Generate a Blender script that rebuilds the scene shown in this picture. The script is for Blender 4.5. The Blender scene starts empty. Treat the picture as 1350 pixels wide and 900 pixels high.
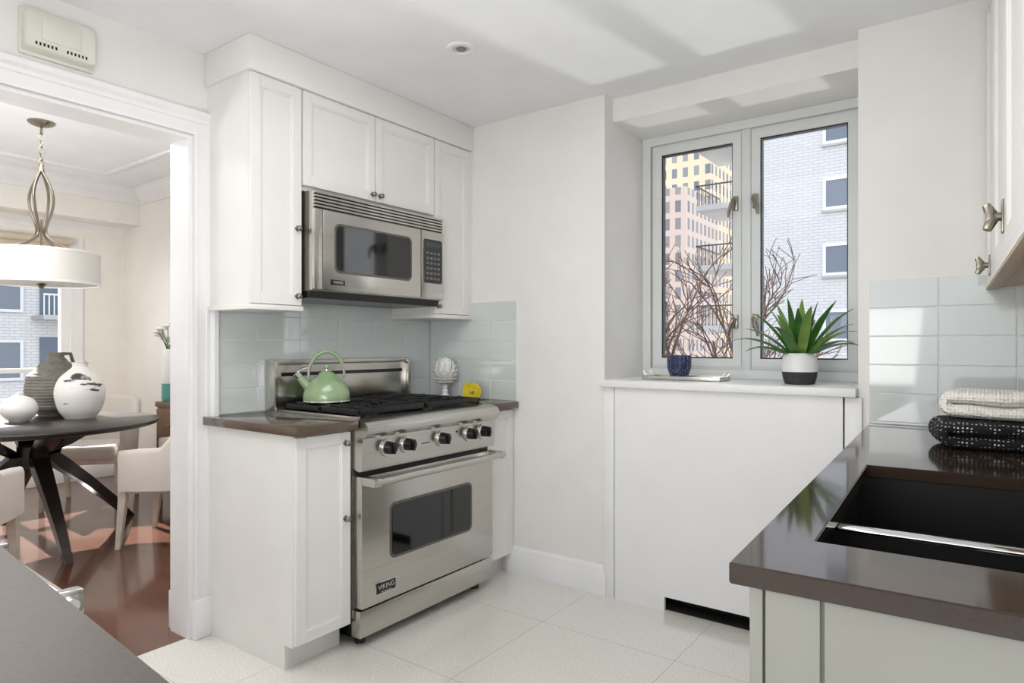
import bpy, bmesh, math, random
from mathutils import Matrix, Vector, noise
random.seed(7)
sc=bpy.context.scene
try:
    sc.view_settings.view_transform='Standard'
except Exception: pass
def lin(c):
    return tuple(((v/255)/12.92 if v/255<=0.04045 else ((v/255+0.055)/1.055)**2.4) for v in c)
# ---------------- materials
def mat(name,col,rough=.5,metal=0,bump=0,bscale=50,var=0,vscale=5,stretch=None,coat=0,emis=0,trans=0,sheen=0,spec=None):
    m=bpy.data.materials.new(name); m.use_nodes=True
    nt=m.node_tree; p=nt.nodes['Principled BSDF']
    c=lin(col)
    p.inputs['Base Color'].default_value=(*c,1)
    p.inputs['Roughness'].default_value=rough; p.inputs['Metallic'].default_value=metal
    if coat: p.inputs['Coat Weight'].default_value=coat; p.inputs['Coat Roughness'].default_value=.05
    if sheen: p.inputs['Sheen Weight'].default_value=sheen
    if trans: p.inputs['Transmission Weight'].default_value=trans
    if spec is not None: p.inputs['Specular IOR Level'].default_value=spec
    if emis: p.inputs['Emission Color'].default_value=(*c,1); p.inputs['Emission Strength'].default_value=emis
    tc=nt.nodes.new('ShaderNodeTexCoord')
    mp=nt.nodes.new('ShaderNodeMapping'); nt.links.new(tc.outputs['Object'],mp.inputs[0])
    if stretch: mp.inputs['Scale'].default_value=stretch
    n=nt.nodes.new('ShaderNodeTexNoise'); n.inputs['Scale'].default_value=vscale; nt.links.new(mp.outputs[0],n.inputs['Vector'])
    v=var if var else .02
    r=nt.nodes.new('ShaderNodeValToRGB')
    r.color_ramp.elements[0].color=(*[x*(1-v) for x in c],1); r.color_ramp.elements[1].color=(*[min(1,x*(1+v)) for x in c],1)
    r.color_ramp.elements[0].position=.3; r.color_ramp.elements[1].position=.7
    nt.links.new(n.outputs['Fac'],r.inputs[0]); nt.links.new(r.outputs[0],p.inputs['Base Color'])
    if bump:
        n2=nt.nodes.new('ShaderNodeTexNoise'); n2.inputs['Scale'].default_value=bscale; nt.links.new(mp.outputs[0],n2.inputs['Vector'])
        b=nt.nodes.new('ShaderNodeBump'); b.inputs['Strength'].default_value=bump; b.inputs['Distance'].default_value=.005
        nt.links.new(n2.outputs['Fac'],b.inputs['Height']); nt.links.new(b.outputs[0],p.inputs['Normal'])
    return m
def brickmat(name,c1,c2,cm,bw,rh,mortar,off=(0,0,0),axes='xy',rough=.3,offset=0.0,bump=.3,speck=0,coat=0,metal=0,msmooth=.1):
    m=bpy.data.materials.new(name); m.use_nodes=True; nt=m.node_tree; p=nt.nodes['Principled BSDF']
    tc=nt.nodes.new('ShaderNodeTexCoord'); sep=nt.nodes.new('ShaderNodeSeparateXYZ'); nt.links.new(tc.outputs['Object'],sep.inputs[0])
    cb=nt.nodes.new('ShaderNodeCombineXYZ'); ix={'x':0,'y':1,'z':2}
    if axes[0]=='s':
        ad=nt.nodes.new('ShaderNodeMath'); ad.operation='ADD'; nt.links.new(sep.outputs[0],ad.inputs[0]); nt.links.new(sep.outputs[1],ad.inputs[1]); nt.links.new(ad.outputs[0],cb.inputs[0])
    else: nt.links.new(sep.outputs[ix[axes[0]]],cb.inputs[0])
    nt.links.new(sep.outputs[ix[axes[1]]],cb.inputs[1])
    mp=nt.nodes.new('ShaderNodeMapping'); mp.inputs['Location'].default_value=off; nt.links.new(cb.outputs[0],mp.inputs[0])
    br=nt.nodes.new('ShaderNodeTexBrick'); nt.links.new(mp.outputs[0],br.inputs['Vector'])
    br.offset=offset; br.squash=1; br.inputs['Scale'].default_value=1
    br.inputs['Brick Width'].default_value=bw; br.inputs['Row Height'].default_value=rh
    br.inputs['Mortar Size'].default_value=mortar; br.inputs['Mortar Smooth'].default_value=msmooth
    br.inputs['Color1'].default_value=(*lin(c1),1); br.inputs['Color2'].default_value=(*lin(c2),1); br.inputs['Mortar'].default_value=(*lin(cm),1)
    col=br.outputs['Color']
    if speck:
        vn=nt.nodes.new('ShaderNodeTexNoise'); vn.inputs['Scale'].default_value=speck; vn.inputs['Detail'].default_value=3
        nt.links.new(mp.outputs[0],vn.inputs['Vector'])
        rr=nt.nodes.new('ShaderNodeValToRGB'); rr.color_ramp.elements[0].position=.35; rr.color_ramp.elements[0].color=(.8,.79,.77,1); rr.color_ramp.elements[1].position=.5; rr.color_ramp.elements[1].color=(1,1,1,1)
        nt.links.new(vn.outputs['Fac'],rr.inputs[0])
        mx=nt.nodes.new('ShaderNodeMix'); mx.data_type='RGBA'; mx.blend_type='MULTIPLY'; mx.inputs[0].default_value=1
        nt.links.new(col,mx.inputs[6]); nt.links.new(rr.outputs[0],mx.inputs[7]); col=mx.outputs[2]
    nt.links.new(col,p.inputs['Base Color'])
    p.inputs['Roughness'].default_value=rough; p.inputs['Metallic'].default_value=metal
    if coat: p.inputs['Coat Weight'].default_value=coat; p.inputs['Coat Roughness'].default_value=.08
    if bump:
        b=nt.nodes.new('ShaderNodeBump'); b.invert=True; b.inputs['Strength'].default_value=bump; b.inputs['Distance'].default_value=.003
        nt.links.new(br.outputs['Fac'],b.inputs['Height']); nt.links.new(b.outputs[0],p.inputs['Normal'])
    return m
WALL=mat('wall_paint',(235,233,230),.6,bump=.03,bscale=200)
CEIL=mat('ceiling_paint',(240,241,243),.7)
TRIM=mat('trim_paint',(238,238,239),.35)
CAB=mat('cabinet_white',(235,234,231),.35)
CABG=mat('cabinet_greige',(156,155,145),.45,var=.04,vscale=3)
STEEL=mat('brushed_steel',(198,195,189),.25,1,bump=.02,bscale=300,var=.04,vscale=60,stretch=(.05,1,1))
STEELD=mat('steel_dark',(120,115,108),.4,1)
CHROME=mat('chrome',(225,225,225),.08,1)
NICK=mat('nickel',(150,142,130),.28,1)
BLK=mat('black_iron',(18,18,20),.45,bump=.1,bscale=200)
BLKG=mat('black_glass',(10,10,13),.06,coat=.5)
BLKP=mat('black_plastic',(16,16,16),.25)
COUNT=mat('quartz_taupe',(92,78,66),.1,var=.12,vscale=250,coat=.2)
COUNT2=mat('quartz_brown',(58,46,38),.09,var=.12,vscale=250,coat=.15)
COUNT3=mat('quartz_grey',(76,70,64),.35,var=.15,vscale=120)
TILE=mat('glass_tile',(213,219,218),.06,var=.02,coat=.5)
GROUT=mat('grout',(240,241,240),.7)
GREEN=mat('enamel_green',(150,176,134),.12,coat=.8)
WHITEC=mat('white_ceramic',(238,238,236),.3)
YEL=mat('yellow_cloth',(226,204,25),.85,bump=.9,bscale=160,sheen=.3)
LEAF=mat('leaf',(58,110,40),.35,var=.35,vscale=12)
LEAF2=mat('leaf_light',(120,155,66),.35,var=.2,vscale=12)
POTD=mat('pot_dark',(52,50,52),.7,bump=.3,bscale=150)
SOIL=mat('soil',(60,45,35),.9)
SINK=mat('sink_black',(26,25,25),.35)
ESP=mat('espresso_wood',(38,32,30),.3,var=.2,vscale=8,stretch=(1,6,1))
FAB=mat('cream_fabric',(220,214,206),.9,bump=.3,bscale=300,sheen=.3)
LEGW=mat('whitewashed_wood',(216,206,194),.5,var=.08,vscale=20)
GRAYV=mat('gray_vase',(118,114,108),.7,var=.15,vscale=30,bump=.2,bscale=100)
SHADE=mat('drum_shade',(222,220,216),.8)
ROLL=mat('roller_shade',(205,195,175),.8)
DWALL=mat('dining_paint',(240,237,231),.6)
CONS=mat('walnut',(120,88,62),.4,var=.2,vscale=10,stretch=(1,1,8))
TEAL=mat('teal_glaze',(95,165,160),.3)
PLAS=mat('chime_plastic',(222,220,210),.4)
WOODU=mat('cabinet_underside',(206,182,152),.5,var=.1,vscale=12,stretch=(1,10,1))
DARK=mat('painted_cavity_shade',(25,24,22),.9)
WINF=mat('window_frame_paint',(220,223,222),.4)
WINX=mat('exterior_window_frame',(215,217,220),.5)
CON=mat('concrete',(172,172,172),.8,var=.08,vscale=.5)
RAIL=mat('railing_metal',(70,72,76),.5,.5)
BARK=mat('bark',(84,66,60),.9,var=.2,vscale=4)
GRND=mat('street',(120,118,115),.9,var=.1,vscale=.2)
GLO=mat('outer_glass',(92,104,120),.08,0,coat=.5)
FLOOR=brickmat('floor_terrazzo',(230,228,222),(228,226,220),(192,187,178),.62,.62,.0016,off=(-2.45+.62*4,-1.61+.62*4,0),rough=.14,bump=.08,speck=160,coat=.5)
WOODF=brickmat('floor_mahogany',(112,74,60),(90,57,45),(46,30,24),1.3,.125,.0015,axes='yx',off=(3,3,0),rough=.2,offset=.37,bump=.2,coat=.5)
BRICKW=brickmat('white_brick',(204,204,206),(198,198,201),(180,181,185),.4,.13,.018,axes='yz',off=(50,50,0),rough=.8,offset=.5,bump=.1)
BRICKX=brickmat('white_brick_b',(208,208,210),(200,201,203),(180,182,185),.4,.13,.018,axes='xz',off=(50,50,0),rough=.8,offset=.5,bump=.1)
TOW1=brickmat('tower_tan',(98,106,118),(140,142,142),(208,190,164),1.9,2.6,.5,axes='sz',off=(300,200,0),rough=.6,bump=0,msmooth=0)
TOW2=brickmat('tower_rose',(108,108,118),(140,136,136),(196,178,168),1.7,2.5,.42,axes='sz',off=(300,200,0),rough=.6,bump=0,msmooth=0)
def waffle(name,c1,c2,sc_,mode):
    m=bpy.data.materials.new(name); m.use_nodes=True; nt=m.node_tree; p=nt.nodes['Principled BSDF']; p.inputs['Roughness'].default_value=.95
    tc=nt.nodes.new('ShaderNodeTexCoord'); vo=nt.nodes.new('ShaderNodeTexVoronoi'); vo.inputs['Scale'].default_value=sc_; vo.inputs['Randomness'].default_value=.25
    nt.links.new(tc.outputs['Object'],vo.inputs['Vector'])
    r=nt.nodes.new('ShaderNodeValToRGB'); r.color_ramp.elements[0].color=(*lin(c2),1); r.color_ramp.elements[1].color=(*lin(c1),1)
    r.color_ramp.elements[0].position=.2 if mode else .0; r.color_ramp.elements[1].position=.28 if mode else .6
    nt.links.new(vo.outputs['Distance'],r.inputs[0]); nt.links.new(r.outputs[0],p.inputs['Base Color'])
    b=nt.nodes.new('ShaderNodeBump'); b.inputs['Strength'].default_value=.8; b.inputs['Distance'].default_value=.006; nt.links.new(vo.outputs['Distance'],b.inputs['Height']); nt.links.new(b.outputs[0],p.inputs['Normal'])
    return m
WAF=waffle('white_waffle',(248,246,240),(222,217,208),110,0)
DOT=waffle('black_dotted',(20,20,24),(215,215,215),95,1)
CUPM=waffle('blue_pattern',(32,44,82),(170,180,200),110,1)
CUPM.node_tree.nodes['Principled BSDF'].inputs['Roughness'].default_value=.25
def brushvase():
    m=mat('brush_vase',(240,238,232),.35); nt=m.node_tree; p=nt.nodes['Principled BSDF']
    tc=nt.nodes.new('ShaderNodeTexCoord'); mp=nt.nodes.new('ShaderNodeMapping'); mp.inputs['Scale'].default_value=(5,5,16); mp.inputs['Location'].default_value=(1.3,.4,.6)
    n=nt.nodes.new('ShaderNodeTexNoise'); n.inputs['Scale'].default_value=1.0; n.inputs['Detail'].default_value=4
    nt.links.new(tc.outputs['Object'],mp.inputs[0]); nt.links.new(mp.outputs[0],n.inputs['Vector'])
    r=nt.nodes.new('ShaderNodeValToRGB'); r.color_ramp.elements[0].position=.62; r.color_ramp.elements[0].color=(.82,.81,.79,1); r.color_ramp.elements[1].position=.66; r.color_ramp.elements[1].color=(.05,.05,.06,1)
    nt.links.new(n.outputs['Fac'],r.inputs[0]); nt.links.new(r.outputs[0],p.inputs['Base Color']); return m
BV=brushvase()
def glassmat():
    m=bpy.data.materials.new('window_glass'); m.use_nodes=True; nt=m.node_tree
    for n in list(nt.nodes):
        if n.type!='OUTPUT_MATERIAL': nt.nodes.remove(n)
    out=nt.nodes[0]; t=nt.nodes.new('ShaderNodeBsdfTransparent'); g=nt.nodes.new('ShaderNodeBsdfGlossy'); g.inputs['Roughness'].default_value=.02
    f=nt.nodes.new('ShaderNodeFresnel'); f.inputs[0].default_value=1.2
    mx=nt.nodes.new('ShaderNodeMixShader'); nt.links.new(f.outputs[0],mx.inputs[0]); nt.links.new(t.outputs[0],mx.inputs[1]); nt.links.new(g.outputs[0],mx.inputs[2]); nt.links.new(mx.outputs[0],out.inputs[0])
    return m
GLASS=glassmat()
# ---------------- builder
class B:
    def __init__(s,name): s.n=name; s.bm=bmesh.new(); s.mats=[]; s.M=Matrix()
    def mi(s,m):
        if m not in s.mats: s.mats.append(m)
        return s.mats.index(m)
    def add(s,t,m,smooth=False,L=None):
        i=s.mi(m); X=s.M@L if L is not None else s.M
        bmesh.ops.transform(t,matrix=X,verts=t.verts)
        bmesh.ops.recalc_face_normals(t,faces=t.faces)
        for f in t.faces: f.material_index=i; f.smooth=smooth
        me=bpy.data.meshes.new('t'); t.to_mesh(me); t.free(); s.bm.from_mesh(me); bpy.data.meshes.remove(me)
    def box(s,x0,x1,y0,y1,z0,z1,m,bev=0,seg=2,L=None,smooth=False):
        t=bmesh.new(); bmesh.ops.create_cube(t,size=1)
        for v in t.verts: v.co=Vector(((x0+x1)/2+v.co.x*(x1-x0),(y0+y1)/2+v.co.y*(y1-y0),(z0+z1)/2+v.co.z*(z1-z0)))
        if bev: bmesh.ops.bevel(t,geom=t.edges[:],offset=bev,segments=seg,affect='EDGES',profile=.5)
        s.add(t,m,smooth,L)
    def cyl(s,p0,p1,r0,m,r1=None,seg=24,smooth=True):
        r1=r0 if r1 is None else r1
        p0=Vector(p0);p1=Vector(p1);d=p1-p0;t=bmesh.new()
        bmesh.ops.create_cone(t,cap_ends=True,segments=seg,radius1=r0,radius2=r1,depth=d.length)
        R=Vector((0,0,1)).rotation_difference(d).to_matrix().to_4x4()
        s.add(t,m,smooth,Matrix.Translation((p0+p1)/2)@R)
    def sph(s,c,r,m,L=None,u=20,v=12):
        if not hasattr(r,'__len__'): r=(r,r,r)
        t=bmesh.new(); bmesh.ops.create_uvsphere(t,u_segments=u,v_segments=v,radius=1)
        X=Matrix.Translation(c)@(L if L is not None else Matrix())@Matrix.Diagonal((*r,1))
        s.add(t,m,True,X)
    def loft(s,loops,m,cap=True,smooth=True,closed=False):
        t=bmesh.new(); V=[[t.verts.new(p) for p in lp] for lp in loops]; n=len(loops[0])
        K=len(V) if closed else len(V)-1
        for i in range(K):
            a=V[i]; b=V[(i+1)%len(V)]
            for j in range(n): 
                try: t.faces.new((a[j],a[(j+1)%n],b[(j+1)%n],b[j]))
                except Exception: pass
        if cap and not closed:
            try: t.faces.new(V[0]); t.faces.new(list(reversed(V[-1])))
            except Exception: pass
        s.add(t,m,smooth)
    def frame(s,axis,p0,p1,a0,a1,z0,z1,w,m):
        loops=[]
        for (a,z,sa,sz) in ((a0,z0,1,1),(a1,z0,-1,1),(a1,z1,-1,-1),(a0,z1,1,-1)):
            L=[]
            for o,p in ((0,p0),(w,p0),(w,p1),(0,p1)):
                aa=a+sa*o; zz=z+sz*o
                L.append((p,aa,zz) if axis=='x' else (aa,p,zz))
            loops.append(L)
        s.loft(loops,m,closed=True,smooth=False)
    def tube(s,pts,r,m,seg=8,cap=True,flat=None):
        pts=[Vector(p) for p in pts]; loops=[]; up=None
        for i,p in enumerate(pts):
            d=(pts[min(i+1,len(pts)-1)]-pts[max(i-1,0)]).normalized()
            if up is None:
                up=d.orthogonal().normalized()
            up=(up-d*up.dot(d)).normalized(); sd=d.cross(up)
            rr=r[i] if hasattr(r,'__len__') else r
            loops.append([p+(up*math.cos(2*math.pi*k/seg)+sd*math.sin(2*math.pi*k/seg)*(flat or 1))*rr for k in range(seg)])
        s.loft(loops,m,cap)
    def lathe(s,prof,c,m,seg=36,smooth=True):
        t=bmesh.new(); R=[]
        for (r,z) in prof:
            if r<1e-5: R.append([t.verts.new((0,0,z))])
            else: R.append([t.verts.new((r*math.cos(2*math.pi*k/seg),r*math.sin(2*math.pi*k/seg),z)) for k in range(seg)])
        for a,b in zip(R,R[1:]):
            for k in range(seg):
                k2=(k+1)%seg
                if len(a)==1 and len(b)==1: continue
                if len(a)==1: t.faces.new((a[0],b[k2],b[k]))
                elif len(b)==1: t.faces.new((a[k],a[k2],b[0]))
                else: t.faces.new((a[k],a[k2],b[k2],b[k]))
        s.add(t,m,smooth,Matrix.Translation(c))
    def prism(s,pts,axis,a0,a1,m,bev=0,smooth=False,L=None):
        f={'x':lambda p,a:(a,p[0],p[1]),'y':lambda p,a:(p[0],a,p[1]),'z':lambda p,a:(p[0],p[1],a)}[axis]
        t=bmesh.new(); A=[t.verts.new(f(p,a0)) for p in pts]; C=[t.verts.new(f(p,a1)) for p in pts]; n=len(pts)
        t.faces.new(A); t.faces.new(list(reversed(C)))
        for i in range(n): t.faces.new((A[i],A[(i+1)%n],C[(i+1)%n],C[i]))
        if bev: bmesh.ops.bevel(t,geom=t.edges[:],offset=bev,segments=2,affect='EDGES')
        s.add(t,m,smooth,L)
    def rplate(s,x0,x1,z0,z1,r,y0,y1,m,L=None):
        pts=[]
        for cx,cz,a in ((x1-r,z1-r,0),(x0+r,z1-r,90),(x0+r,z0+r,180),(x1-r,z0+r,270)):
            for k in range(7):
                t=math.radians(a+15*k); pts.append((cx+r*math.cos(t),cz+r*math.sin(t)))
        s.prism(pts,'y',y0,y1,m,L=L)
    def shaker(s,x,z,w,h,y,m,L=None,fr=.05,th=.02,rec=.009):
        b=.0015
        s.box(x,x+fr,y,y+th,z,z+h,m,b,1,L); s.box(x+w-fr,x+w,y,y+th,z,z+h,m,b,1,L)
        s.box(x+fr,x+w-fr,y,y+th,z,z+fr,m,b,1,L); s.box(x+fr,x+w-fr,y,y+th,z+h-fr,z+h,m,b,1,L)
        s.box(x+fr-.002,x+w-fr+.002,y+rec,y+th-.001,z+fr-.002,z+h-fr+.002,m,0,1,L)
        Mx=s.M
        if L is not None: s.M=Mx@L
        s.frame('y',y+.0045,y+th-.002,x+fr-.001,x+w-fr+.001,z+fr-.001,z+h-fr+.001,.007,m); s.M=Mx
    def knob(s,x,z,y,m,L=None,r=.012):
        Mx=s.M; 
        if L is not None: s.M=Mx@L
        s.cyl((x,y,z),(x,y-.004,z),r*1.15,m,seg=4,smooth=False)
        s.cyl((x,y-.003,z),(x,y-.014,z),r*.5,m)
        s.sph((x,y-.02,z),(r,.008,r),m,u=12,v=8)
        s.M=Mx
    def done(s,parent=None,sub=0):
        me=bpy.data.meshes.new(s.n); s.bm.to_mesh(me); s.bm.free()
        for m in s.mats: me.materials.append(m)
        try: me.set_sharp_from_angle(angle=math.radians(40))
        except Exception: pass
        o=bpy.data.objects.new(s.n,me); sc.collection.objects.link(o)
        if sub:
            md=o.modifiers.new('sub','SUBSURF'); md.levels=sub; md.render_levels=sub
        if parent: o.parent=parent
        return o
def text(body,loc,rot,size,m,parent,name='label'):
    cu=bpy.data.curves.new(name,'FONT'); cu.body=body; cu.size=size; cu.extrude=.0006; cu.align_x='CENTER'; cu.align_y='CENTER'
    o=bpy.data.objects.new(name,cu); sc.collection.objects.link(o); o.location=loc; o.rotation_euler=rot; cu.materials.append(m); o.parent=parent
# ---------------- constants
YW=2.72; XW=2.90; CZ=2.49; CT=.935
RT=Matrix.Translation((2.9,0,0))@Matrix.Rotation(math.radians(2.24),4,'Z')@Matrix.Translation((-2.9,0,0))
# ---------------- room shell
b=B('floor'); b.box(-1.6,3.0,-.6,YW+.02,-.05,0,FLOOR); b.done()
b=B('floor_dining_room'); b.box(-1.6,3.0,YW+.02,6.8,-.05,-.001,WOODF); b.done()
b=B('ceiling'); b.box(-1.6,3.5,-.6,YW+.075,CZ,CZ+.3,CEIL); b.done()
b=B('ceiling_dining_room'); b.box(-1.6,3.1,YW+.075,6.9,2.68,2.8,CEIL); b.done()
b=B('wall_left')
b.box(-1.6,.1,YW,YW+.15,0,2.7,WALL); b.box(1.44,XW+.1,YW,YW+.15,0,2.7,WALL); b.box(.1,1.44,YW,YW+.15,2.13,2.7,WALL); b.done()
b=B('wall_back')
b.box(XW,3.5,1.537,YW-.001,0,CZ,WALL); b.box(XW,3.5,-.6,.41,0,CZ,WALL)
b.box(3.02,3.5,.41,1.537,0,1.035,WALL); b.box(2.99,3.5,.41,1.537,2.375,CZ,WALL); b.done()
b=B('wall_right'); b.box(-.2,3.5,-.68,-.6,0,CZ,WALL); b.done()
b=B('light_block_wall'); b.box(-1.7,-1.6,1.3,YW,0,CZ,WALL); b.done()  # unseen partial wall, added to cut sky light from the open side
b=B('wall_dining_side'); b.box(XW,3.1,YW+.15,6.85,0,2.7,DWALL); b.done()
b=B('wall_dining_end')
b.box(-1.6,.3,6.73,6.88,0,2.7,DWALL); b.box(2.43,XW,6.73,6.88,0,2.7,DWALL); b.box(.3,2.43,6.73,6.88,0,.72,DWALL); b.box(.3,2.43,6.73,6.88,2.12,2.7,DWALL)
b.done()
b=B('wall_dining_far_side'); b.box(-1.7,-1.6,YW,6.88,0,2.7,DWALL); b.done()
b=B('beam_dining_soffit'); b.box(-1.6,XW,6.42,6.729,2.36,2.68,DWALL); b.done()
b=B('trim_dining_crown')
pr=[(0,0),(0,-.13),(-.015,-.13),(-.02,-.10),(-.05,-.07),(-.085,-.04),(-.1,-.015),(-.12,-.01),(-.12,0)]
b.prism([(6.42+y,2.679+z) for y,z in pr],'x',-1.6,XW,TRIM)
b.prism([(XW+y,2.68+z) for y,z in pr],'y',YW+.15,6.42,TRIM)
b.prism([(6.73+y*.6,2.36+z*.6) for y,z in pr],'x',-1.6,XW,TRIM)
for a in (.45,.5):
    b.box(-1.3,XW-a,6.42-a,6.42-a+.03,2.66,2.68,TRIM); b.box(XW-a,XW-a+.03,3.4,6.42-a+.03,2.661,2.68,TRIM)
b.done()
b=B('baseboard_dining'); b.box(XW-.015,XW,YW+.15,6.73,0,.13,TRIM,.003); b.box(-1.6,XW-.02,6.715,6.73,0,.13,TRIM,.003); b.done()
b=B('trim_doorway')
prof=[(0,0),(0,.02),(.012,.022),(.014,.016),(.05,.014),(.054,.02),(.068,.02),(.072,.024),(.08,.032),(.1,.032),(.1,0)]
for y0,sg in ((YW,-1),(YW+.15,1)):
    loops=[]
    for (sx,x,z,kz) in ((1,1.44,0,0),(1,1.44,2.13,1),(-1,.1,2.13,1),(-1,.1,0,0)):
        loops.append([(x+sx*o,y0+sg*t,z+kz*o) for o,t in prof])
    b.loft(loops,TRIM,smooth=False)
    ya,yb=sorted((y0,y0+sg*.038)); b.box(1.432,1.548,ya,yb,0,.165,TRIM,.004); b.box(-.008,.108,ya,yb,0,.165,TRIM,.004)
b.box(1.422,1.4395,YW-.001,YW+.151,0,2.115,TRIM); b.box(.1005,.118,YW-.001,YW+.151,0,2.115,TRIM); b.box(.1005,1.4395,YW-.0012,YW+.1512,2.114,2.1295,TRIM)
b.done()
bbp=[(0,0),(-.02,0),(-.02,.1),(-.014,.108),(-.014,.125),(-.006,.14),(0,.145)]
b=B('baseboard_back')
b.prism([(XW+q,z) for q,z in bbp],'y',1.52,2.13,TRIM); b.done()
b=B('window_sill'); b.box(2.855,3.36,.412,1.545,1.035,1.07,TRIM,.004); b.done()
b=B('radiator_cover')
b.prism([(.462,.066),(1.215,.066),(1.215,0),(1.472,0),(1.472,1.033),(.462,1.033)],'x',2.882,2.899,TRIM)
b.box(2.885,2.899,1.478,1.537,0,1.033,TRIM,.001); b.box(2.885,2.899,.395,.456,0,1.033,TRIM,.001)
b.box(2.9,3.015,.43,1.5,0.001,.005,DARK); b.box(3.0,3.015,.43,1.5,.005,.2,DARK); b.done()  # near-black sheets paint the shade inside the toe notch
b=B('window_1')
b.frame('x',3.34,3.42,.412,1.535,1.071,2.374,.045,WINF)
b.box(3.352,3.41,.955,1.0,1.11,2.335,WINF,.003)
for (a,c) in ((.458,.968),(.988,1.489)):
    b.frame('x',3.362,3.405,a+.003,c-.003,1.117,2.328,.014,WINF)
    b.frame('x',3.356,3.402,a+.016,c-.016,1.13,2.316,.042,WINF)
    b.frame('x',3.365,3.398,a+.057,c-.057,1.171,2.275,.007,BLKP)
    b.box(3.380,3.384,a+.06,c-.06,1.173,2.273,GLASS)
for yy_,q in (.93,-1),(1.03,1):
    for zz in (1.36,1.96):
        b.box(3.336,3.36,yy_-.013,yy_+.013,zz-.035,zz+.035,NICK,.003)
        b.tube([(3.336,yy_,zz+.01),(3.312,yy_,zz+.012),(3.302,yy_+.005*q,zz-.01),(3.305,yy_+.02*q,zz-.05),(3.305,yy_+.022*q,zz-.075)],[.011,.011,.011,.009,.006],NICK)
b.done()
b=B('window_2')
b.frame('y',6.74,6.82,.3,2.43,.72,2.12,.06,TRIM)
for x in (1.0,1.7): b.box(x-.03,x+.03,6.745,6.81,.775,2.065,TRIM,.003)
b.box(.355,2.375,6.75,6.80,1.0,1.04,TRIM,.003)
b.box(.34,2.39,6.78,6.785,.76,2.08,GLASS)
b.frame('y',6.705,6.729,.2,2.53,.62,2.22,.1,TRIM)
b.box(.2,2.56,6.62,6.75,.69,.718,TRIM,.004)
b.done()
b=B('roller_shade'); b.cyl((.32,6.67,2.17),(2.43,6.67,2.17),.03,ROLL); b.box(.34,2.41,6.69,6.695,1.98,2.17,ROLL); b.box(.34,2.41,6.685,6.70,1.965,1.985,TRIM,.003); b.done()
# ---------------- backsplash tiles
def tiles(nm,axis,a0,a1,z0,z1,pitch=.23,rh=.11,anchor=0):
    b=B(nm)
    if axis=='x': b.box(a0,a1,YW-.006,YW-.0005,z0,z1,GROUT)
    else: b.box(XW-.006,XW-.0005,a0,a1,z0,z1,GROUT)
    k=0
    while a1-k*pitch>a0+.01:
        c1=a1-k*pitch; c0=max(a0,c1-pitch)
        r=0
        while z1-r*rh>z0+.005:
            t1=z1-r*rh; t0=max(z0,t1-rh)
            g=.0018
            if axis=='x': b.box(c0+g,c1-g,YW-.009,YW-.005,t0+g,t1-g,TILE,.001,1)
            else: b.box(XW-.009,XW-.005,c0+g,c1-g,t0+g,t1-g,TILE,.001,1)
            r+=1
        k+=1
    return b.done()
tiles('backsplash_stove','x',1.545,XW-.01,CT,1.485)
tiles('backsplash_corner','y',2.07,YW-.01,CT,1.485)
tiles('backsplash_sink','y',-.55,.372,CT,1.495)
# ---------------- stove wall cabinets
FY=2.39; YB=YW-.001
b=B('wall_cabinet')
zb=1.405
b.box(1.505,1.748,FY+.02,YB,zb,2.35,CAB); b.box(2.583,XW-.001,FY+.02,YB,zb,2.35,CAB); b.box(1.747,2.584,FY+.021,YB-.001,1.915,2.35,CAB)
b.box(1.495,1.752,FY-.003,YB,zb-.018,zb+.003,CAB,.002); b.box(2.578,XW-.001,FY-.003,YB,zb-.018,zb+.003,CAB,.002)
b.box(1.49,XW-.001,FY-.012,YB,2.349,CZ-.001,CAB,.002)
b.shaker(1.505,zb+.006,.24,2.345-zb-.006,FY,CAB,fr=.045)
b.shaker(1.753,1.935,.412,2.345-1.935,FY,CAB,fr=.045); b.shaker(2.17,1.935,.41,2.345-1.935,FY,CAB,fr=.045)
b.shaker(2.586,zb+.006,.285,2.345-zb-.006,FY,CAB,fr=.045)
b.box(2.873,XW-.001,FY,FY+.02,zb+.004,2.348,CAB)
for x,z in ((1.722,1.74),(1.722,1.45),(2.145,1.965),(2.193,1.965),(2.61,1.45)): b.knob(x,z,FY,NICK)
b.done()
def basecab(nm,x0,x1,side):
    b=B(nm)
    s_=.018 if side else 0
    b.box(x0+s_,x1,2.116,YB,.095,.899,CAB)
    b.box(x0+s_,x1,2.17,YB-.001,0,.1,CAB)
    if side:
        b.prism([(YB,0),(2.165,0),(2.165,.095),(2.114,.095),(2.114,.899),(YB,.899)],'x',x0,x0+.0179,CAB)
    b.shaker(x0+.003,.105,x1-x0-.006,.785,2.095,CAB,fr=.045)
    return b
b=basecab('base_cabinet',1.503,1.768,True)
b.knob(1.738,.845,2.095,NICK); b.knob(1.738,.54,2.095,NICK); b.done()
b=basecab('base_cabinet',2.662,XW-.002,False); b.knob(2.69,.845,2.095,NICK); b.done()
b=B('countertop'); b.box(1.478,1.772,2.055,YW-.01,.90,CT,COUNT,.003); b.done()
b=B('countertop'); b.box(2.656,XW-.01,2.055,YW-.01,.90,CT,COUNT,.003); b.done()
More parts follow.
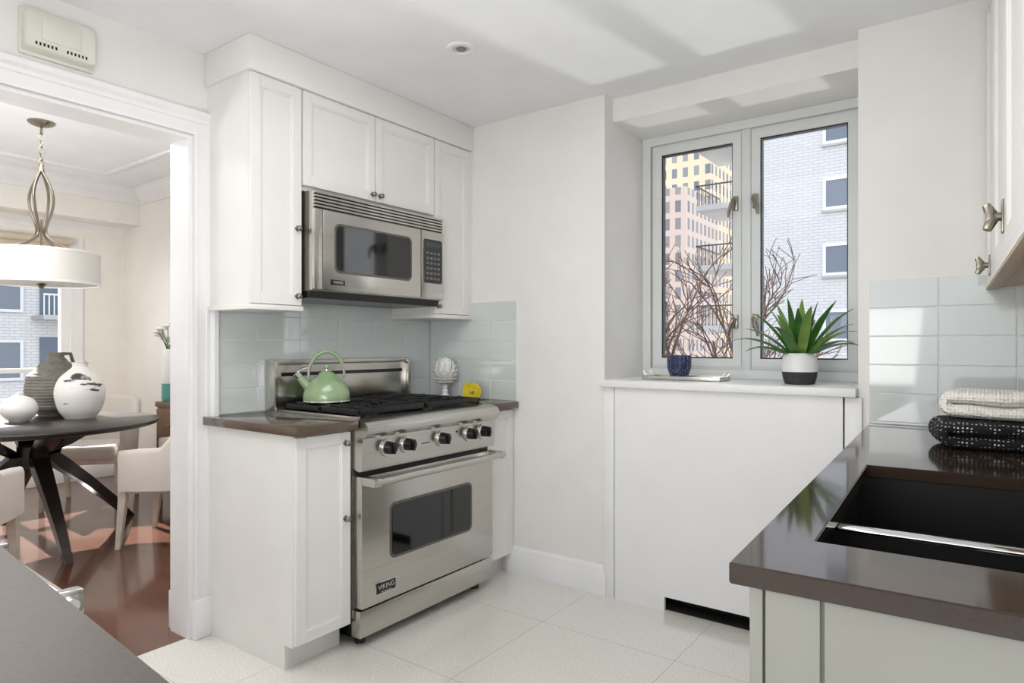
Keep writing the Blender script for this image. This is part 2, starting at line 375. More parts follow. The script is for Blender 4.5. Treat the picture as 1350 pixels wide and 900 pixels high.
# ---------------- gas range
RX0,RX1=1.776,2.652
b=B('gas_range')
b.box(RX0+.002,RX1-.002,2.10,2.70,.12,.90,STEEL)
b.prism([(2.70,.90),(2.06,.725),(2.042,.728),(2.034,.86),(2.012,.875),(2.003,.892),(2.006,.912),(2.022,.928),(2.06,.937),(2.70,.937)],'x',RX0,RX1,STEEL)
b.box(RX0+.01,RX1-.01,2.075,2.12,.70,.73,BLKP)
b.box(RX0+.004,RX1-.004,2.045,2.099,.165,.705,STEEL,.006,2)
wx0,wx1,wz0,wz1=1.945,2.465,.345,.56
b.rplate(wx0-.012,wx1+.012,wz0-.012,wz1+.012,.03,2.0425,2.046,STEELD)
b.rplate(wx0,wx1,wz0,wz1,.022,2.040,2.046,BLKG)
b.box(RX0+.004,RX1-.004,2.055,2.11,.045,.155,STEEL,.004)
b.box(RX0+.02,RX1-.02,2.12,2.6,.03,.13,BLKP)
for x in (RX0+.06,RX1-.06):
    for y in (2.12,2.6): b.cyl((x,y,0),(x,y,.05),.022,BLKP,r1=.018); 
b.cyl((RX0+.0,1.978,.688),(RX1+.0,1.978,.688),.0155,STEEL)
for x in (RX0+.02,RX1-.02):
    b.box(x-.018,x+.018,1.965,2.05,.67,.706,STEEL,.006)
for x in (1.906,2.02,2.245,2.442,2.549):
    z=.812; y=2.038
    b.cyl((x,y,z),(x,y-.008,z),.039,STEEL,r1=.037,seg=32)
    b.cyl((x,y-.008,z),(x,y-.014,z),.03,CHROME,seg=32)
    b.cyl((x,y-.012,z),(x,y-.045,z),.028,BLKP,r1=.024,seg=32)
    b.box(x-.006,x+.006,y-.056,y-.03,z-.024,z+.024,BLKP,.003)
b.box(2.12,2.17,2.034,2.04,.80,.803,BLKP); b.cyl((2.355,2.037,.83),(2.355,2.033,.83),.005,BLKP)
b.box(RX0+.035,RX1-.035,2.10,2.62,.9365,.9395,BLKP)
b.box(RX0+.02,RX0+.035,2.09,2.63,.937,.945,STEEL,.002); b.box(RX1-.035,RX1-.02,2.09,2.63,.937,.945,STEEL,.002)
gx=[RX0+.04,(RX0+RX1)/2-.003,(RX0+RX1)/2+.003,RX1-.04]; gy=[2.105,2.358,2.364,2.615]
for (xa,xb) in ((gx[0],gx[1]),(gx[2],gx[3])):
    for (ya,yb) in ((gy[0],gy[1]),(gy[2],gy[3])):
        w=.011; z0,z1=.95,.972
        b.box(xa,xb,ya,ya+w,z0,z1,BLK,.003); b.box(xa,xb,yb-w,yb,z0,z1,BLK,.003); b.box(xa,xa+w,ya,yb,z0,z1+.0005,BLK,.003); b.box(xb-w,xb,ya,yb,z0,z1+.0005,BLK,.003)
        cx,cy=(xa+xb)/2,(ya+yb)/2
        for k in range(1,6):
            x=xa+(xb-xa)*k/6
            if k==3:
                b.box(x-w/2,x+w/2,ya,cy-.03,z0,z1+.004,BLK,.003); b.box(x-w/2,x+w/2,cy+.03,yb,z0,z1+.004,BLK,.003)
            else:
                L=.085 if k in(2,4) else .11
                b.box(x-w/2,x+w/2,ya,ya+L,z0,z1+.004,BLK,.003); b.box(x-w/2,x+w/2,yb-L,yb,z0,z1+.004,BLK,.003)
        b.box(xa,cx-.05,cy-w/2,cy+w/2,z0,z1+.004,BLK,.003); b.box(cx+.05,xb,cy-w/2,cy+w/2,z0,z1+.004,BLK,.003)
        for x in (xa+.006,xb-.006):
            for y in (ya+.006,yb-.006): b.box(x-.006,x+.006,y-.006,y+.006,.938,.952,BLK)
        b.cyl((cx,cy,.938),(cx,cy,.952),.05,BLK,r1=.045); b.cyl((cx,cy,.952),(cx,cy,.96),.036,BLK,r1=.032)
b.box(RX0+.004,RX1-.004,2.655,2.708,.93,1.165,STEEL,.004)
b.box(RX0,RX1,2.64,2.7095,1.15,1.172,STEEL,.004)
b.box(RX0+.001,RX0+.02,2.635,2.709,.93,1.165,STEEL,.003); b.box(RX1-.02,RX1-.001,2.635,2.709,.93,1.165,STEEL,.003)
b.box(RX0+.05,RX1-.05,2.652,2.656,1.095,1.112,BLKP)
b.box(1.855,1.965,2.041,2.047,.205,.25,BLKP,.002); b.box(1.851,1.969,2.0425,2.0475,.201,.254,CHROME,.002)
rng=b.done()
text('VIKING',(1.91,2.0405,.231),(math.pi/2,0,0),.028,CHROME,rng)
text('PROFESSIONAL',(1.91,2.0405,.211),(math.pi/2,0,0),.009,CHROME,rng)
# ---------------- microwave
b=B('microwave_oven')
mx0,mx1,my=1.754,2.577,2.322
b.box(mx0,mx1,my+.012,YW-.012,1.475,1.905,STEELD); b.box(mx0-.0005,mx1+.0005,my+.006,my+.03,1.478,1.9055,STEEL,.002)
for k in range(5):
    z=1.835+k*.0145
    b.box(mx0+.004,mx1-.004,my-.004,my+.01,z,z+.009,STEEL,.002)
b.box(mx0+.008,mx1-.008,my+.001,my+.008,1.832,1.9,BLKP)
b.box(mx0+.002,mx0+.045,my-.004,my+.01,1.482,1.828,STEEL,.003)
b.box(mx0+.048,2.405,my-.004,my+.01,1.482,1.828,STEEL,.004)
b.box(2.409,mx1-.002,my-.004,my+.01,1.482,1.828,STEEL,.004)
b.rplate(1.862,2.338,1.558,1.778,.03,my-.0065,my-.002,STEELD)
b.rplate(1.872,2.328,1.568,1.768,.024,my-.0085,my-.002,BLKG)
b.rplate(2.425,2.56,1.56,1.785,.012,my-.0075,my-.002,BLKG)
b.box(2.44,2.545,my-.0085,my-.004,1.745,1.77,mat('display',(60,75,70),.2))
KEY=mat('keypad_grey',(105,108,110),.5)
for i in range(4):
    for j in range(6): b.box(2.442+i*.0268,2.442+i*.0268+.018,my-.0085,my-.004,1.578+j*.026,1.578+j*.026+.012,KEY)
b.box(1.84,1.92,my-.006,my-.003,1.505,1.528,BLKP,.001)
b.prism([(2.345,1.477),(2.36,1.445),(2.69,1.445),(2.69,1.477)],'x',mx0+.006,mx1-.006,BLKP)
mw=b.done()
text('VIKING',(1.88,my-.0066,1.5165),(math.pi/2,0,0),.017,CHROME,mw)
# ---------------- kettle
kc=Vector((1.955,2.49,.977))
b=B('tea_kettle')
b.lathe([(0,0),(.098,0),(.106,.006),(.108,.02),(.103,.05),(.09,.08),(.068,.105),(.045,.12),(.04,.124),(.034,.134),(.018,.143),(0,.145)],kc,GREEN,48)
b.lathe([(.107,.001),(.1085,.004),(.107,.009)],kc,CHROME)
b.cyl(kc+Vector((0,0,.143)),kc+Vector((0,0,.155)),.006,CHROME); b.sph(kc+Vector((0,0,.163)),.013,GREEN)
dv=Vector((-.75,.35,0)).normalized()
b.tube([kc+dv*.07+Vector((0,0,.06)),kc+dv*.105+Vector((0,0,.095)),kc+dv*.128+Vector((0,0,.122))],[.026,.019,.014],GREEN,16)
b.tube([kc+dv*.124+Vector((0,0,.118)),kc+dv*.138+Vector((0,0,.134))],[.0165,.0165],CHROME,16)
pts=[]
for k in range(17):
    a=math.radians(-8+196*k/16); pts.append(kc+dv*math.cos(a)*.082+Vector((0,0,.125+math.sin(a)*.108)))
b.tube(pts[3:14],[.009]*11,GREEN,12)
b.tube(pts[:4],.006,CHROME,8); b.tube(pts[13:],.006,CHROME,8)
b.tube([kc+dv*.135+Vector((0,0,.14)),kc+dv*.11+Vector((0,0,.155)),kc+dv*.085+Vector((0,0,.16))],.005,CHROME,8)
b.done()
# ---------------- artichoke
ac=Vector((2.79,2.50,CT))
b=B('artichoke_ornament')
b.lathe([(0,0),(.042,0),(.044,.006),(.036,.014),(.02,.022),(.014,.035),(.018,.045),(.012,.055),(.016,.075),(.03,.085)],ac,WHITEC)
b.sph(ac+Vector((0,0,.155)),(.052,.052,.062),WHITEC)
for i in range(8):
    ph=math.radians(-58+i*19); n=[8,9,10,10,9,8,6,4][i]; rr=.06*math.cos(ph); zz=.155+.07*math.sin(ph)
    for k in range(n):
        a=2*math.pi*(k+.5*(i%2))/n
        L=Matrix.Rotation(a,4,'Z')@Matrix.Rotation(.55-ph*.9,4,'Y')
        b.sph(ac+Vector((rr*math.cos(a),rr*math.sin(a),zz)),(.006,.018,.021),WHITEC,L,10,6)
b.done()
# ---------------- yellow rolled towel
b=B('rolled_towel')
yc=Vector((2.755,2.27,CT+.055))
rd=Vector((-.75,-.66,0)).normalized(); sd=Vector((rd.y,-rd.x,0))
loops=[]
N=90
for k in range(N+1):
    a=k/N*2*math.pi*3.2; r=.01+.04*k/N*(1+.03*math.sin(a*3)); 
    e=(sd*math.cos(a)+Vector((0,0,1))*math.sin(a)); c=yc+e*r; o=e*.0055; w=.05+.005*math.sin(k*.5)
    loops.append([c+o-rd*w,c+o+rd*w,c-o+rd*w,c-o-rd*w])
b.loft(loops,YEL); b.done()
# ---------------- potted plant
pc=Vector((3.05,.66,1.07))
b=B('potted_snake_plant')
b.lathe([(.045,0),(.06,.002),(.069,.03),(.0725,.055)],pc,POTD); b.lathe([(.0725,.055),(.074,.08),(.07,.11),(.06,.134),(.056,.136),(.052,.13),(.055,.115)],pc,WHITEC)
b.lathe([(0,.118),(.056,.118)],pc,SOIL); b.lathe([(0,.0),(.045,.0)],pc,POTD)
random.seed(5)
for k in range(24):
    a=k*2.399+random.uniform(-.2,.2); t=k/24
    Ln=random.uniform(.24,.32) if k>6 else random.uniform(.22,.28)
    el=math.radians(82-58*t+random.uniform(-6,6)); droop=.3+.9*t
    p=pc+Vector((math.cos(a)*.018,math.sin(a)*.018,.118)); loops=[]; S=12
    for i in range(S+1):
        s_=i/S
        e=el-droop*s_*s_
        d=Vector((math.cos(a)*math.cos(e),math.sin(a)*math.cos(e),math.sin(e)))
        sdv=Vector((-math.sin(a),math.cos(a),0)); nn=d.cross(sdv)*-1
        w=.021*math.sin(math.pi*min(1,(s_*.8+.2)))**.8+.0005
        if s_>.97: w=.0006
        loops.append([p-sdv*w+nn*w*.35,p+nn*-.001,p+sdv*w+nn*w*.35,p+nn*.001])
        p=p+d*(Ln/S)
        if p.x>3.32: p.x=3.32
    b.loft(loops,LEAF if k%3 else LEAF2)
b.done()
# ---------------- tray and cup
b=B('serving_tray')
tc_=Vector((3.08,1.19,1.07))
b.box(tc_.x-.075,tc_.x+.075,tc_.y-.19,tc_.y+.19,1.074,1.08,WHITEC,.002)
for q in ((-.08,-.07,-.195,.195),(.07,.08,-.195,.195),(-.07,.07,-.195,-.185),(-.07,.07,.185,.195)): b.box(tc_.x+q[0],tc_.x+q[1],tc_.y+q[2],tc_.y+q[3],1.072,1.09,STEEL,.002)
for sgn in (-1,1):
    b.tube([tc_+Vector((-.04,sgn*.19,.02)),tc_+Vector((-.04,sgn*.205,.04)),tc_+Vector((.04,sgn*.205,.04)),tc_+Vector((.04,sgn*.19,.02))],.004,CHROME)
for x in (-.06,.06):
    for y in (-.17,.17): b.cyl(tc_+Vector((x,y,0)),tc_+Vector((x,y,.006)),.008,CHROME)
b.done()
b=B('patterned_cup'); cc=Vector((3.09,1.225,1.081))
b.lathe([(0,0),(.034,0),(.046,.012),(.058,.05),(.059,.108),(.056,.11),(.054,.105),(.052,.05),(.035,.015),(0,.012)],cc,CUPM); b.done()
# ---------------- right counter (sink run)
def ringslab(b,x0,x1,y0,y1,hx0,hx1,hy0,hy1,z0,z1,m):
    t=bmesh.new(); o=[(x0,y0),(x1,y0),(x1,y1),(x0,y1)]; h=[(hx0,hy0),(hx1,hy0),(hx1,hy1),(hx0,hy1)]
    V={}
    for z in (z0,z1):
        V[z]=([t.verts.new((*p,z)) for p in o],[t.verts.new((*p,z)) for p in h])
    for z in (z0,z1):
        O,H=V[z]
        for i in range(4): t.faces.new((O[i],O[(i+1)%4],H[(i+1)%4],H[i]))
    for i in range(4):
        t.faces.new((V[z0][0][i],V[z0][0][(i+1)%4],V[z1][0][(i+1)%4],V[z1][0][i])); t.faces.new((V[z0][1][i],V[z0][1][(i+1)%4],V[z1][1][(i+1)%4],V[z1][1][i]))
    bmesh.ops.recalc_face_normals(t,faces=t.faces)
    ed=[e for e in t.edges if e.calc_face_angle(0)>.5]
    bmesh.ops.bevel(t,geom=ed,offset=.002,segments=2,affect='EDGES')
    b.add(t,m)
b=B('countertop'); b.M=RT
ringslab(b,.935,2.882,-.45,.37,1.11,1.89,-.22,.285,.905,CT,COUNT2); b.done()
b=B('kitchen_sink'); b.M=RT
for (a,c) in ((1.10,1.35),(1.37,1.90)):
    w=.008; y0,y1=-.23,.295; z0=.70
    b.box(a,c,y0,y1,z0-.008,z0,SINK); b.box(a-w,a,y0,y1,z0,.903,SINK); b.box(c,c+w,y0,y1,z0,.903,SINK)
    b.box(a,c,y0-w,y0,z0,.903,SINK); b.box(a,c,y1,y1+w,z0,.903,SINK)
    b.cyl(((a+c)/2,.03,z0),((a+c)/2,.03,z0+.004),.045,CHROME)
b.box(1.343,1.377,-.23,.295,.895,.9045,CHROME,.004,3)
b.done()
b=B('sink_cabinet'); b.M=RT
b.box(.962,.98,-.44,.325,.0,.903,CABG); b.box(.98,2.87,.31,.325,.1,.903,CABG); b.box(.98,2.87,.25,.27,0,.1,CABG)
b.box(.952,.9615,.255,.325,.0,.903,CABG,.002); b.box(.952,.9615,-.44,.250,.0,.903,CABG,.002)
R180=Matrix.Rotation(math.pi,4,'Z')
x=.965
while x<2.7:
    w=.475; b.shaker(-(x+w),.11,w-.004,.785,-.347,CABG,R180); x+=w
b.box(.956,.9645,.329,.347,.1,.9,CABG,.002)
b.done()
b=B('wall_cabinet'); b.M=RT
b.box(1.05,2.885,-.45,-.022,1.456,CZ-.002,CAB); b.box(1.05,2.885,-.45,-.036,1.449,1.455,WOODU)
b.box(1.05,2.885,-.035,0.0,1.437,1.459,WOODU,.002); b.box(1.05,2.885,-.001,0.0015,1.442,1.459,CAB)
xs=[2.885,2.44,1.97,1.5,1.06]
for a,c in zip(xs,xs[1:]): b.shaker(-a,1.462,a-c-.005,2.46-1.462,0,CAB,R180,fr=.055)
def bigknob(x,z,k=1.35):
    y=.0
    b.box(x-.014*k,x+.014*k,y,y+.005,z-.03*k,z+.03*k,NICK,.002)
    b.cyl((x,y,z),(x,y+.02,z),.008*k,NICK)
    for d in (-.022*k,.022*k): b.tube([(x,y+.015,z),(x+d*.3,y+.028,z+d*.6),(x+d*.4,y+.034,z+d*1.1)],[.007*k,.009*k,.007*k],NICK)
    b.box(x-.011*k,x+.011*k,y+.02,y+.037,z-.02*k,z+.02*k,NICK,.005)
bigknob(2.0,1.556); bigknob(2.62,1.50,1.1)
b.done()
# towels
def serp(nm,m,c,n,W,D,th,ang,seed):
    b=B(nm); path=[]; r=th*.56
    for i in range(n):
        z=th/2+i*th*1.0; sg=1 if i%2==0 else -1
        w=W/2-.01*random.random()
        for k in range(9): path.append((sg*(-w+2*w*k/8),z))
        if i<n-1:
            for k in range(1,5):
                a=-math.pi/2+math.pi*k/5; path.append((sg*(w+r*math.cos(a)),z+r+r*math.sin(a)))
    X=Matrix.Translation(c)@Matrix.Rotation(ang,4,'Z'); nd=10
    loops=[]
    P=[Vector((x,0,z)) for x,z in path]
    for i,p in enumerate(P):
        d=(P[min(i+1,len(P)-1)]-P[max(i-1,0)]).normalized(); nn=Vector((-d.z,0,d.x))*th*.5
        L=[]
        def edge(k): return .45 if k in(0,nd) else (.85 if k in (1,nd-1) else 1)
        for k in range(nd+1): 
            y=-D/2+D*k/nd; L.append(p+nn*edge(k)+Vector((0,y,0)))
        for k in range(nd,-1,-1):
            y=-D/2+D*k/nd; L.append(p-nn*edge(k)+Vector((0,y,0)))
        L2=[]
        for v in L:
            q=noise.noise_vector(v*11+Vector((seed,0,0)))*.008; q.z*=min(1,v.z/.04)
            L2.append(X@(v+q))
        loops.append(L2)
    b.loft(loops,m); return b.done(sub=1)
serp('folded_towel',DOT,RT@Vector((2.42,.0,CT+.002)),2,.25,.25,.041,math.radians(100),1)
serp('folded_towel',WAF,RT@Vector((2.43,-.01,CT+.087)),2,.2,.2,.042,math.radians(80),5)
# ---------------- near counter at left
b=B('countertop'); b.prism([(-.5,.48),(.288,.48),(.380,1.6),(-.5,1.6)],'z',.905,CT,COUNT3,.003); b.done()
b=B('base_cabinet'); b.prism([(-.48,.5),(.25,.5),(.34,1.58),(-.48,1.58)],'z',0,.903,CAB); b.done()
b=B('towel_bar'); 
b.box(.318,.388,1.02,1.045,.865,.9,CHROME,.004); b.box(.33,.40,1.36,1.38,.865,.9,CHROME,.003)
b.cyl((.365,1.0,.887),(.383,1.39,.887),.009,CHROME); b.done()
# ---------------- chime box
b=B('door_chime')
x0,x1,z0,z1=.83,1.05,2.265,2.415; y=YW
b.prism([(y,z0),(y-.045,z0+.012),(y-.05,z0+.02),(y-.05,z1-.03),(y-.035,z1),(y,z1)],'x',x0,x1,PLAS,.003)
b.box(x0-.006,x1+.006,y-.012,y-.0005,z0-.008,z1+.006,PLAS,.003)
b.box(x0+.05,x1-.05,y-.054,y-.048,z0+.045,z1-.035,PLAS,.002)
for k in range(14):
    if k in (6,7): continue
    x=x0+.03+k*.012; b.box(x,x+.005,y-.052,y-.046,z0+.022,z0+.032,DARK)
b.done()
b=B('recessed_downlight'); c=Vector((2.10,1.79,CZ))
b.lathe([(.034,.03),(.036,0),(.04,-.006),(.06,-.007),(.066,-.002),(.066,0)],c,TRIM)
b.lathe([(0,-.001),(.036,-.001)],c,mat('lamp_recess',(205,203,198),.5)); b.lathe([(0,-.005),(.018,-.005),(.022,-.001)],c,mat('lamp_bulb',(120,118,112),.2)); b.done()
# ---------------- dining table
T=Vector((1.57,4.90,0)); R=.70
b=B('dining_table')
b.lathe([(0,.715),(R-.03,.715),(R-.008,.722),(R,.735),(R,.745),(R-.006,.75),(0,.75)],T,ESP,80)
for a in (-94,14,86,178):
    a=math.radians(a); d=Vector((math.cos(a),math.sin(a),0)); s_=Vector((-math.sin(a),math.cos(a),0)); loops=[]
    for (r,z,w,th) in ((.66,0.0,.02,.022),(.52,.15,.028,.028),(.34,.32,.036,.032),(.16,.47,.045,.04),(.09,.54,.045,.045),(.2,.62,.045,.035),(.38,.69,.04,.03),(.46,.716,.035,.03)):
        c=T+d*r+Vector((0,0,z))
        if z<.54: nrm=(d*.7+Vector((0,0,.7)))
        elif z<.6: nrm=d.copy()
        else: nrm=(d*-.4+Vector((0,0,.9)))
        if z in (0.0,.716): nrm=d*1.3
        loops.append([c-s_*w-nrm*th,c+s_*w-nrm*th,c+s_*w+nrm*th,c-s_*w+nrm*th])
    b.loft(loops,ESP,smooth=False)
b.cyl(T+Vector((0,0,.47)),T+Vector((0,0,.6)),.09,ESP)
b.done()
def ribbed(H,Rm):
    pr=[(0,0)]
    for k in range(61):
        t=k/60
        base=[(0,.55),(.15,.85),(.4,1.0),(.6,.95),(.78,.62),(.88,.35),(.93,.26),(1,.3)]
        for (a,ra),(c,rc) in zip(base,base[1:]):
            if a<=t<=c+1e-9: u=(t-a)/(c-a); u=u*u*(3-2*u); r=ra+(rc-ra)*u; break
        rib=.018*math.sin(k*2.2) if .1<t<.75 else 0
        pr.append((Rm*(r+rib),H*t))
    return pr
b=B('ribbed_jug'); vc=Vector((1.83,5.30,.75)); b.lathe(ribbed(.44,.185),vc,GRAYV,48)
b.tube([vc+Vector((.04,.02,.43)),vc+Vector((.1,.03,.43)),vc+Vector((.12,.04,.37)),vc+Vector((.11,.03,.33))],.012,GRAYV); b.done()
def smooth_prof(pts,n=8):
    out=[]
    for i in range(len(pts)-1):
        p0=pts[max(i-1,0)];p1=pts[i];p2=pts[i+1];p3=pts[min(i+2,len(pts)-1)]
        for k in range(n):
            t=k/n; f=lambda a,b_,c,d:.5*((2*b_)+(-a+c)*t+(2*a-5*b_+4*c-d)*t*t+(-a+3*b_-3*c+d)*t**3)
            out.append((max(0,f(p0[0],p1[0],p2[0],p3[0])),f(p0[1],p1[1],p2[1],p3[1])))
    out.append(pts[-1]); return out
b=B('brushstroke_vase'); b.lathe([(0,0)]+smooth_prof([(.085,0),(.125,.06),(.148,.17),(.125,.26),(.07,.32),(.045,.345),(.05,.375)]),Vector((1.85,4.95,.75)),BV,48); b.done()
b=B('bud_vase'); b.lathe([(0,0)]+smooth_prof([(.05,0),(.092,.045),(.102,.09),(.078,.14),(.028,.165),(.018,.175),(.024,.185)]),Vector((1.53,5.03,.75)),WHITEC,40); b.done()
def chair(x,y,face):
    b=B('dining_chair'); b.M=Matrix.Translation((x,y,0))@Matrix.Rotation(face-math.pi/2,4,'Z')
    b.box(-.235,.235,-.2,.27,.36,.475,FAB,.035,4,smooth=True)
    path=[(.28,.24),(.285,.12),(.285,0)]
    for k in range(1,12):
        a=math.pi*k/12; path.append((.285*math.cos(a)*(1) ,-.0-.26*math.sin(a)**.8))
    path+=[(-.285,0),(-.285,.12),(-.28,.24)]
    P=[Vector((px,py,0)) for px,py in path]; loops=[]
    for i,p in enumerate(P):
        d=(P[min(i+1,len(P)-1)]-P[max(i-1,0)]).normalized(); n=Vector((-d.y,d.x,0)); n=-n if n.dot(-p)>0 else n
        t=max(0,min(1,(-p.y+.02)/.22)); t=t*t*(3-2*t); top=.615+.21*t; lean=n*.05*t
        th=.026
        sec=[(-th,.36),(-th,top-.03),(-th*.6,top-.008),(0,top),(th*.6,top-.008),(th,top-.03),(th,.36)]
        if i in (0,len(P)-1): sec=[(q*.7,z if z<.5 else z-.012) for q,z in sec]
        loops.append([p+n*q+lean*((z-.36)/.4)+Vector((0,0,z)) for q,z in sec])
    b.loft(loops,FAB)
    for sx in (-1,1):
        for sy,yo in ((.23,.26),(-.2,-.27)):
            a=.022;c=.013
            loops=[[Vector((sx*.25+dx*r,yy2+dy*r,z)) for dx,dy in ((-1,-1),(1,-1),(1,1),(-1,1))] for (r,yy2,z) in ((a,sy,.40),(a,sy,.3),(c,yo,0))]
            b.loft(loops,LEGW,smooth=False)
    b.box(-.25,.25,-.21,.25,.335,.37,LEGW,.004)
    return b.done()
def face_to(x,y): return math.atan2(T.y-y,T.x-x)
chair(2.22,5.72,face_to(2.22,5.72)); chair(2.16,4.24,face_to(2.16,4.24)); chair(.89,4.12,face_to(.89,4.12)); chair(.75,5.6,face_to(.75,5.6))
b=B('console_table')
b.box(2.6,2.88,4.5,5.5,.74,.78,CONS,.003); b.box(2.61,2.88,4.52,5.48,.2,.74,CONS,.003)
for y in (4.54,5.46):
    for x in (2.62,2.86): b.box(x-.015,x+.015,y-.015,y+.015,0,.2,CONS)
for y in (4.53,5.01): b.box(2.597,2.612,y,y+.46,.23,.72,CONS,.004); b.knob(0,0,0,NICK,Matrix.Translation((2.6,y+.23,.6))@Matrix.Rotation(-math.pi/2,4,'Z'))
b.done()
b=B('flower_vase'); fc=Vector((2.675,5.43,.78))
b.lathe([(0,0),(.045,0),(.05,.02)]+[(.05+.004*(k%2),.02+k*.018) for k in range(8)],fc,TEAL); b.lathe([(.05+.004*(k%2),.146+k*.018) for k in range(14)]+[(.045,.4),(.04,.43)],fc,WHITEC)
for k in range(9):
    a=k*.7; e=fc+Vector((math.cos(a)*.07,math.sin(a)*.07,.47+.025*k)); b.tube([fc+Vector((0,0,.38)),fc+Vector((math.cos(a)*.02,math.sin(a)*.02,.46)),e],.003,LEAF,6)
    for j in range(5):
        q=j*1.257; b.sph(e+Vector((math.cos(q)*.024,math.sin(q)*.024,0)),(.024,.024,.014),WHITEC,u=8,v=6)
b.done()
# ---------------- pendant
b=B('pendant_lamp'); c=Vector((1.62,4.93,0)); W=lambda x,y,z:c+Vector((x,y,z))
b.lathe([(0,2.645),(.03,2.65),(.06,2.66),(.075,2.672),(.075,2.68)],c,NICK)
for k in range(6):
    z=2.635-k*.042; ring=[]
    for j in range(13):
        a=2*math.pi*j/12; q=.014*math.cos(a)
        ring.append(W(q if k%2 else 0,0 if k%2 else q,z-.013+.026*math.sin(a)))
    b.tube(ring,.0035,NICK,6)
b.cyl(W(0,0,2.36),W(0,0,2.41),.018,NICK,r1=.008)
prof=[(0,2.37),(.03,2.32),(.066,2.24),(.075,2.17),(.06,2.09),(.035,2.02),(.028,1.97),(.05,1.93),(.12,1.885),(.19,1.855)]
for k in range(4):
    a=k*math.pi/2+.5
    pts=[]
    for i,(r,z) in enumerate(smooth_prof(prof,3)):
        aa=a+.25*math.sin(i*.12); pts.append(W(r*math.cos(aa),r*math.sin(aa),z))
    b.tube(pts,.012,NICK,8,flat=.6)
b.cyl(W(0,0,1.60),W(0,0,2.05),.006,NICK)
RS=.325
b.lathe([(RS-.006,1.635),(RS,1.635),(RS,1.84),(RS-.006,1.84),(RS-.006,1.635)],c,SHADE,64)
b.lathe([(RS+.002,1.632),(RS+.003,1.645),(RS+.0,1.646)],c,TRIM,64); b.lathe([(RS+.002,1.83),(RS+.003,1.842),(RS,1.843)],c,TRIM,64)
b.lathe([(0,1.64),(RS-.01,1.64)],c,SHADE,64); b.lathe([(0,1.60),(.012,1.605),(.018,1.62),(.03,1.635),(0,1.638)],c,NICK)
b.done()
# ---------------- exterior
b=B('street_ground'); b.box(-150,250,-150,250,-30.5,-30,GRND); b.done()
b=B('brick_apartment_building')
bx=29.3
b.box(bx,bx+14,-25,8.6,-30,40,BRICKW)
fl=2.70
for i in range(-9,12):
    z=4.15+i*fl
    for (y0,y1) in ((3.6,5.36),(-1.2,.4),(-6,-4.4)):
        b.box(bx-.02,bx+.1,y0,y1,z,z+1.2,GLO) 
        b.frame('x',bx-.06,bx+.02,y0-.08,y1+.08,z-.06,z+1.26,.12,WINX); b.box(bx-.05,bx+.02,(y0+y1)/2-.04,(y0+y1)/2+.04,z,z+1.2,WINX)
        b.box(bx-.1,bx+.02,y0-.12,y1+.12,z-.16,z-.07,CON)
for i in range(-9,12):
    z=2.0+i*fl
    b.box(bx-.6,bx+2.49,8.61,10.6,z-.12,z+.12,CON)
    for y in [8.7+k*.16 for k in range(12)]: b.box(bx-.58,bx-.56,y,y+.02,z+.12,z+1.0,RAIL)
    b.box(bx-.6,bx-.54,8.62,10.6,z+.97,z+1.03,RAIL); b.box(bx-.6,bx+2.49,10.54,10.59,z+.97,z+1.03,RAIL)
    for x in [bx-.5+k*.25 for k in range(12)]: b.box(x,x+.02,10.55,10.57,z+.12,z+1.0,RAIL)
    b.box(bx+2.45,bx+2.5,9.0,9.5,z+.15,z+2.2,GLO)
b.box(bx+2.5,bx+14,8.6,9.6,-30,40,CON)
b.done()
b=B('high_rise_tower'); b.box(105,125,36.2,45.5,-30,37,TOW1)
b.done()
b=B('high_rise_tower'); b.box(90,104,34.7,60,-30,24,TOW2); b.done()
b=B('dining_view_building'); b.box(-10,16,34,48,-30,11,BRICKX)
for i in range(-6,3):
    z=-.5+i*2.95
    for k in range(6):
        x=-8+k*4.2
        b.box(x,x+1.6,33.93,34.1,z+.3,z+1.9,GLO); b.frame('y',33.9,33.95,x-.08,x+1.68,z+.22,z+1.98,.12,WINX)
        b.box(x+2,x+4.0,32.6,34,z-.1,z+.1,CON); b.box(x+2,x+4,32.6,32.66,z+.95,z+1.02,WINX)
        for q in range(11): b.box(x+2+q*.19,x+2.04+q*.19,32.61,32.65,z+.1,z+1,WINX)
        b.box(x+2.3,x+3.6,33.93,34.1,z+.1,z+2.1,GLO)
b.done()
b=B('bare_tree'); random.seed(23)
def branch(p,d,L,r,lv):
    pts=[p];n=5 if lv<3 else 3
    q=p.copy(); dd=d.copy()
    for i in range(n):
        dd=(dd+Vector((random.uniform(-.25,.25),random.uniform(-.25,.25),random.uniform(-.08,.15)))).normalized(); q=q+dd*(L/n); pts.append(q.copy())
    b.tube(pts,[max(.007,r*(1-.45*i/n)) for i in range(n+1)],BARK,5)
    if lv>=5: return
    for k in range(4 if lv>0 else 6):
        i=random.randint(n//2+0,n); s_=pts[i]
        nd=(dd+Vector((random.uniform(-.9,.9),random.uniform(-.9,.9),random.uniform(-.4,.5)))).normalized()
        branch(s_,nd,L*random.uniform(.58,.74),r*.54,lv+1)
branch(Vector((12.8,5.05,-4.3)),Vector((0,0,1)),3.2,.14,0)
b.cyl((12.8,5.05,-30),(12.8,5.05,-4.2),.2,BARK,r1=.14)
b.done()
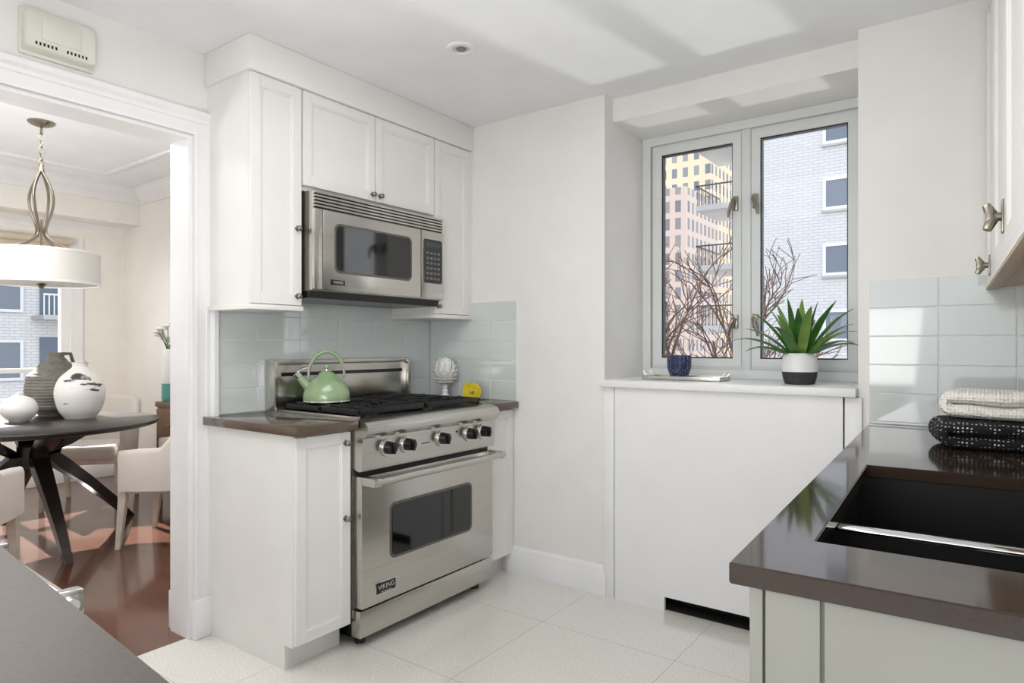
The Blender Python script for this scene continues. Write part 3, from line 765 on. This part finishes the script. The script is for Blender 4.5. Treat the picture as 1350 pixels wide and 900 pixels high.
# ---------------- lights
w=bpy.data.worlds.new('World'); sc.world=w; w.use_nodes=True; nt=w.node_tree
bg=nt.nodes['Background']; 
tcw=nt.nodes.new('ShaderNodeTexCoord'); sp=nt.nodes.new('ShaderNodeSeparateXYZ'); rp=nt.nodes.new('ShaderNodeValToRGB')
nt.links.new(tcw.outputs['Generated'],sp.inputs[0]); nt.links.new(sp.outputs[2],rp.inputs[0]); nt.links.new(rp.outputs[0],bg.inputs[0])
rp.color_ramp.elements[0].position=0; rp.color_ramp.elements[0].color=(.96,.98,1,1); rp.color_ramp.elements[1].position=.8; rp.color_ramp.elements[1].color=(.78,.87,1,1)
bg.inputs[1].default_value=2.25
def light(kind,nm,loc,rot,e,**k):
    l=bpy.data.lights.new(nm,kind); l.energy=e
    for a,v in k.items(): setattr(l,a,v)
    o=bpy.data.objects.new(nm,l); sc.collection.objects.link(o); o.location=loc; o.rotation_euler=rot; return o
sd_=Vector((-.04,-.8,-.5)); light('SUN','sun',(0,20,20),sd_.to_track_quat('-Z','Y').to_euler(),17.0,angle=.009,color=(1,.96,.9))
light('AREA','kitchen_ceiling_fill',(1.0,1.2,2.44),(0,0,0),17,shape='RECTANGLE',size=1.6,size_y=1.2,color=(1,.985,.96))  # added overhead fill to brighten the kitchen, no fixture here
light('AREA','kitchen_bounce_fill',(.1,.9,1.25),Vector((.7,.0,1)).to_track_quat('-Z','Y').to_euler(),17,shape='RECTANGLE',size=1.0,size_y=1.0,color=(1,.985,.97))  # added unseen fill, aimed up to brighten the kitchen ceiling
light('AREA','dining_ceiling_fill',(.9,4.4,2.6),(0,0,0),30,shape='RECTANGLE',size=1.8,size_y=1.8,color=(1,.98,.95))  # added overhead fill for the dining room, separate from the pendant
light('AREA','dining_bounce_fill',(.0,4.2,1.2),Vector((.3,.2,1)).to_track_quat('-Z','Y').to_euler(),42,shape='RECTANGLE',size=1.0,size_y=1.0,color=(1,.98,.96))  # added unseen upward fill that lifts the dining walls and ceiling
p0=Vector((20,-1.5,-6.4)); light('SPOT','reflected_sunlight',p0,(Vector((3.4,1.0,1.7))-p0).to_track_quat('-Z','Y').to_euler(),4600,spot_size=math.radians(14),spot_blend=.4,shadow_soft_size=.7,color=(1,.99,.97))
# ---------------- camera
cam=bpy.data.cameras.new('camera'); co=bpy.data.objects.new('camera',cam); sc.collection.objects.link(co)
cam.sensor_width=36; cam.lens=36*860/1350; cam.shift_y=5/1350; cam.clip_start=.02; cam.clip_end=1000
co.location=(0,0,1.24); co.rotation_euler=(math.pi/2,0,math.radians(36.0)-math.pi/2)
sc.camera=co
